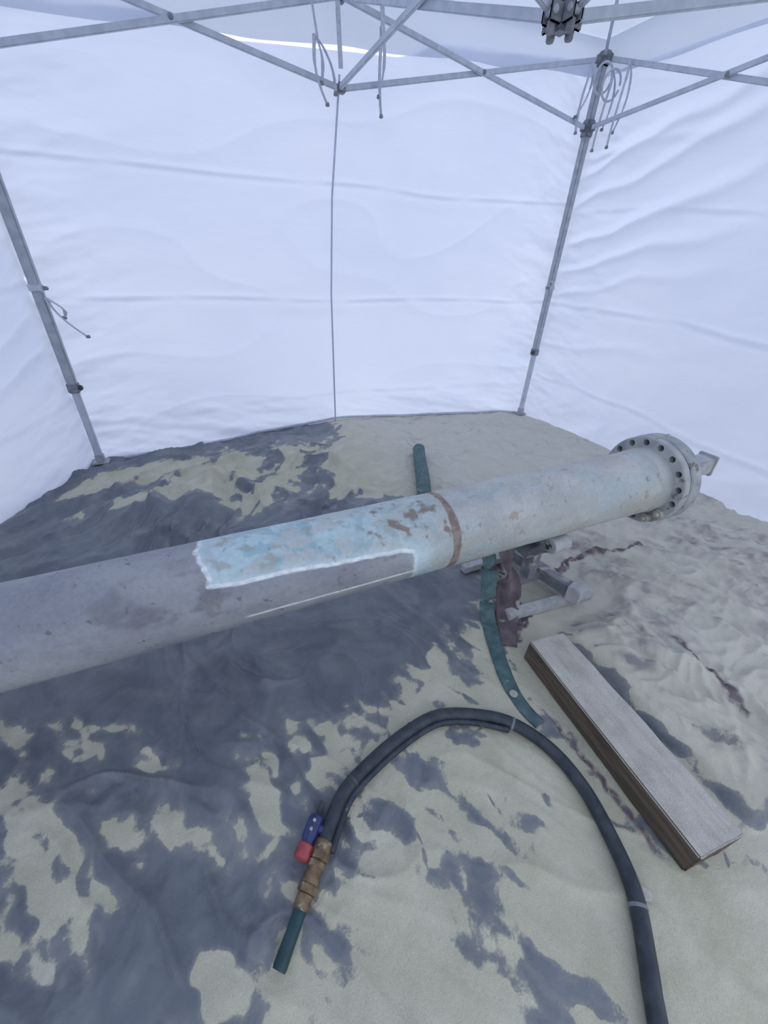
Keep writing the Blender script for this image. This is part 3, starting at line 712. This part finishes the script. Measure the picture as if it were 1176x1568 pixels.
# ------------------------------------------------------------ timber block
def wood():
    m,nt,bs=newmat("sawn_timber"); L=nt.links.new
    tc=N(nt,"ShaderNodeTexCoord"); mp=N(nt,"ShaderNodeMapping"); mp.inputs["Scale"].default_value=(14,1.2,14); L(tc.outputs["Object"],mp.inputs[0])
    n=N(nt,"ShaderNodeTexNoise"); n.inputs["Scale"].default_value=4; n.inputs["Detail"].default_value=8; n.inputs["Distortion"].default_value=.6; L(mp.outputs[0],n.inputs["Vector"])
    w=ramp(nt,[(.3,(.060,.048,.038)),(.55,(.12,.092,.066)),(.75,(.17,.135,.10))],n.outputs["Fac"])
    n2=N(nt,"ShaderNodeTexNoise"); n2.inputs["Scale"].default_value=14; n2.inputs["Detail"].default_value=8; L(tc.outputs["Object"],n2.inputs["Vector"])
    d=ramp(nt,[(.25,(.38,.36,.32)),(.5,(.49,.475,.435)),(.75,(.56,.545,.50))],n2.outputs["Fac"])
    gr=ramp(nt,[(.30,(.88,.86,.84)),(.55,(1,1,1))],n.outputs["Fac"])
    n4=N(nt,"ShaderNodeTexNoise"); n4.inputs["Scale"].default_value=380; n4.inputs["Detail"].default_value=2; L(tc.outputs["Object"],n4.inputs["Vector"])
    g=ramp(nt,[(.35,(.80,.80,.80)),(.65,(1.08,1.08,1.08))],n4.outputs["Fac"])
    dm0=N(nt,"ShaderNodeMixRGB",blend_type='MULTIPLY'); dm0.inputs[0].default_value=1; L(d.outputs[0],dm0.inputs[1]); L(gr.outputs[0],dm0.inputs[2])
    dm=N(nt,"ShaderNodeMixRGB",blend_type='MULTIPLY'); dm.inputs[0].default_value=1; L(dm0.outputs[0],dm.inputs[1]); L(g.outputs[0],dm.inputs[2])
    ge=N(nt,"ShaderNodeNewGeometry"); sx=N(nt,"ShaderNodeSeparateXYZ"); L(ge.outputs["Normal"],sx.inputs[0])
    a=N(nt,"ShaderNodeMath",operation='ADD'); L(sx.outputs[2],a.inputs[0])
    s=N(nt,"ShaderNodeMath",operation='MULTIPLY_ADD'); L(n2.outputs["Fac"],s.inputs[0]); s.inputs[1].default_value=.9; s.inputs[2].default_value=-.45; L(s.outputs[0],a.inputs[1])
    f=ramp(nt,[(.45,(0,0,0)),(.65,(1,1,1))],a.outputs[0])
    mx=N(nt,"ShaderNodeMixRGB"); L(f.outputs[0],mx.inputs[0]); L(w.outputs[0],mx.inputs[1]); L(dm.outputs[0],mx.inputs[2]); L(mx.outputs[0],bs.inputs["Base Color"])
    bs.inputs["Roughness"].default_value=.9
    b=N(nt,"ShaderNodeBump"); b.inputs["Strength"].default_value=.35; b.inputs["Distance"].default_value=.006; L(n.outputs["Fac"],b.inputs["Height"]); L(b.outputs[0],bs.inputs["Normal"])
    return m
WOOD=wood()
tb=bar("timber_beam",(0,-.327,0),(0,.327,0),.158,.092,WOOD,None,.004)
bm=bmesh.new();bm.from_mesh(tb.data)
bmesh.ops.subdivide_edges(bm,edges=[e for e in bm.edges if e.calc_length()>.1],cuts=24,use_grid_fill=True)
for v in bm.verts:
    n_=float(fbm(np.array(v.co.x*20),np.array(v.co.y*9+v.co.z*20),3,3)); v.co+=v.normal*n_*.0022
bm.to_mesh(tb.data);bm.free()
tb.location=(.980,.281,.067); tb.rotation_euler=(0,0,math.radians(-6.5))

# ------------------------------------------------------------ air hose, nozzle
hz=[(.54,-.20),(.60,-.13),(.64,-.09),(.71,-.01),(.75,.08),(.78,.20),(.77,.32),(.71,.43),(.61,.50),(.50,.54),(.38,.53),(.26,.50),(.16,.46),(.10,.405),(.065,.365)]
hz=[(.30,-.55),(.44,-.36)]+hz
hp=[(a,b,Hm(a,b,.03)+.017) for a,b in hz]
zs=[p[2] for p in hp]; zs=[(zs[max(i-1,0)]+2*zs[i]+zs[min(i+1,len(zs)-1)])/4 for i in range(len(zs))]
hp=[(p[0],p[1],max(z,p[2]-.004)) for p,z in zip(hp,zs)]
he=empty("blasting_hose")
tube("hose_body",hp,.019,RUBBER,seg=20,n=14,parent=he)
cl=[]
for i in range(9,len(hp)):
    a=Vector(hp[i]); b=Vector(hp[min(i+1,len(hp)-1)])-Vector(hp[i-1]); n_=Vector((b.y,-b.x,0)).normalized()
    cl.append(a-n_*.024+Vector((0,0,-.004)))
tube("control_line",cl,.009,RUBBER,seg=12,n=12,parent=he)
hc=catmull(hp,14)
for fr_ in (.30,.56,.74,.86):
    k=int(fr_*(len(hc)-1)); d=(hc[k+1]-hc[k-1]).normalized()
    lathe("hose_clamp",hc[k]-d*.004,d,[(0,.0193),(.001,.0204),(.007,.0204),(.008,.0193)],PLAST if fr_<.6 else DARKP,24,he,smooth=True)
n0=Vector(hp[-1]); nend=Vector((-.075,.215,Hm(-.075,.215,.02)+.014)); nd=(nend-n0); NL=nd.length; nd.normalize()
lathe("brass_coupling",n0-nd*.015,nd,[(0,.0195),(.004,.022),(.030,.022),(.034,.018),(.040,.018),(.042,.0225),(.052,.0225),(.056,.018),(.064,.018),(.067,.020),(.082,.020),(.086,.016),(.098,.016),(.101,.019),(.122,.019),(.127,.015)],BRASS,28,he,smooth=True)
for q in (.012,.072):
    lathe("hex_nut",n0+nd*(q-.004),nd,[(0,.0215),(.002,.024),(.014,.024),(.016,.0215)],BRASS,6,he)
lathe("rubber_nozzle",n0+nd*.105,nd,[(0,.013),(.004,.0145),(.05,.0145),(NL-.115,.0155),(NL-.108,.014),(NL-.108,.008)],TEAL,28,he,smooth=True)
lat=Vector((nd.y,-nd.x,0)).normalized()
if lat.x>0: lat=-lat
v0=n0+lat*.038-nd*.055+Vector((0,0,.004)); 
lathe("valve_body",v0,nd,[(0,.012),(.004,.018),(.012,.020),(.050,.020),(.054,.017),(.060,.017)],BLUE,8,he)
lathe("valve_knob",v0+nd*.060,nd,[(0,.016),(.003,.020),(.026,.021),(.031,.018),(.035,.008)],RED,24,he,smooth=True)
lathe("valve_port",v0+nd*.025,(-lat),[(0,.010),(.032,.010)],BLUE,14,he)
for q in (.018,.036): lathe("valve_screw",v0+nd*q+Vector((0,0,.018)),(0,0,1),[(0,.004),(.004,.004),(.005,.002)],BOLT,10,he)
lathe("signal_tube",v0-nd*.03,nd,[(0,.007),(.032,.007)],RUBBER,12,he)

# ------------------------------------------------------------ teal strap hanging from the pipe and running over the ground
def sheet(name,pts,w,mat,parent=None,waves=0.,nW=8,th=.002):
    C=catmull([Vector(p) for p in pts],12); V=[];Fc=[]; L=len(C)
    for i,p in enumerate(C):
        d=(C[min(i+1,L-1)]-C[max(i-1,0)]).normalized(); t=i/(L-1)
        h=Vector((d.x,d.y,0))
        n_=Vector((-d.y,d.x,0))
        k=min(1,h.length*1.6)
        n_=(n_.normalized()*k+Vector((-1,.25,0)).normalized()*(1-k)).normalized() if n_.length>1e-4 else Vector((-1,.25,0)).normalized()
        ww=w(t) if callable(w) else w
        for j in range(nW+1):
            a=j/nW-.5; q=p+n_*ww*a
            q=q+Vector((0,-1,.2))*waves*math.sin(a*9+t*5)*(1-t)
            z=max(q.z,H(q.x,q.y)+.005+.003*math.cos(a*math.pi))
            V.append((q.x,q.y,z))
    for i in range(L-1):
        for j in range(nW): a=i*(nW+1)+j; Fc.append((a,a+1,a+nW+2,a+nW+1))
    o=mkobj(name,V,Fc,mat,smooth=True,parent=parent)
    s=o.modifiers.new("s",'SOLIDIFY'); s.thickness=th; s.offset=1
    return o
st=empty("tarp_hem_strap")
sheet("strap",[(.945,.93,.315),(.94,.89,.26),(.935,.865,.16),(.925,.83,.06),(.90,.765,.02),(.865,.69,.02),(.825,.60,.02),(.80,.52,.02),(.795,.45,.02),(.805,.39,.02)],lambda t:.070-.026*t,TEALH,st,waves=.006)
for a,b in ((.79,.505),(.735,-.02)):
    z=H(a,b)+.011
    lathe("eyelet",(a,b,z),(0,0,1),[(0,.008),(0,.014),(.003,.014),(.004,.012),(.004,.008)],BOLT,24,st,smooth=True)
    lathe("eyelet_hole",(a,b,z),(0,0,1),[(0,.007),(.0035,.007)],HOLE,16,st)
sheet("maroon_cloth_fall",[(1.04,.94,.325),(1.045,.90,.26),(1.045,.865,.17),(1.03,.83,.08),(.995,.78,.03),(.955,.725,.02),(.92,.675,.02)],lambda t:.12-.06*t,MAROON_M,st,waves=.014,nW=14)

# teal tube lying behind the pipe
tt=[(1.53,2.49),(1.46,2.36),(1.39,2.22),(1.32,2.08),(1.24,1.92),(1.15,1.74)]
te=empty("teal_hose")
tube("hose_run",[(a,b,Hm(a,b,.04)+.040) for a,b in tt],.042,TEALH,seg=20,n=8,parent=te,rfun=lambda t:.046*(min(1,(t/.05+.0)**.5) if t<.05 else 1)+.001)

# ------------------------------------------------------------ light
w=bpy.data.worlds.new("overcast_sky"); scene.world=w; w.use_nodes=True; nt=w.node_tree
bg=nt.nodes["Background"]; tc=N(nt,"ShaderNodeTexCoord"); sx=N(nt,"ShaderNodeSeparateXYZ"); nt.links.new(tc.outputs["Generated"],sx.inputs[0])
r=ramp(nt,[(.0,(.50,.54,.62)),(.5,(.68,.74,.90)),(1.,(.86,.92,1.05))],sx.outputs[2])
mr=N(nt,"ShaderNodeMapRange"); mr.inputs[1].default_value=-1; mr.inputs[2].default_value=1; nt.links.new(sx.outputs[2],mr.inputs[0]); nt.links.new(mr.outputs[0],r.inputs[0])
nt.links.new(r.outputs[0],bg.inputs[0]); bg.inputs[1].default_value=1.36
sl=bpy.data.lights.new("hazy_sun",'SUN'); sl.energy=.9; sl.angle=math.radians(25); sl.color=(.96,.97,1.)
so=bpy.data.objects.new("hazy_sun",sl); scene.collection.objects.link(so)
so.rotation_euler=(Vector((-.35,-.75,-.8))).to_track_quat('-Z','Y').to_euler()

# ------------------------------------------------------------ camera
pitch=math.radians(32.033); yaw=math.radians(-26.619); dn=(-.05418,.99853)
F=Vector((0,math.cos(pitch),-math.sin(pitch))); R0=Vector((1,0,0)); U0=R0.cross(F)
Xc=R0*dn[1]-U0*dn[0]; Yc=R0*dn[0]+U0*dn[1]; Zc=-F
M=Matrix((Xc,Yc,Zc)).transposed(); M=Matrix.Rotation(yaw,3,'Z')@M
cd=bpy.data.cameras.new("camera"); cd.sensor_width=36; cd.sensor_fit='AUTO'; cd.lens=589/1568*36; cd.clip_start=.02
co=bpy.data.objects.new("camera",cd); scene.collection.objects.link(co)
co.matrix_world=Matrix.Translation((0,0,1.25))@M.to_4x4()
scene.camera=co
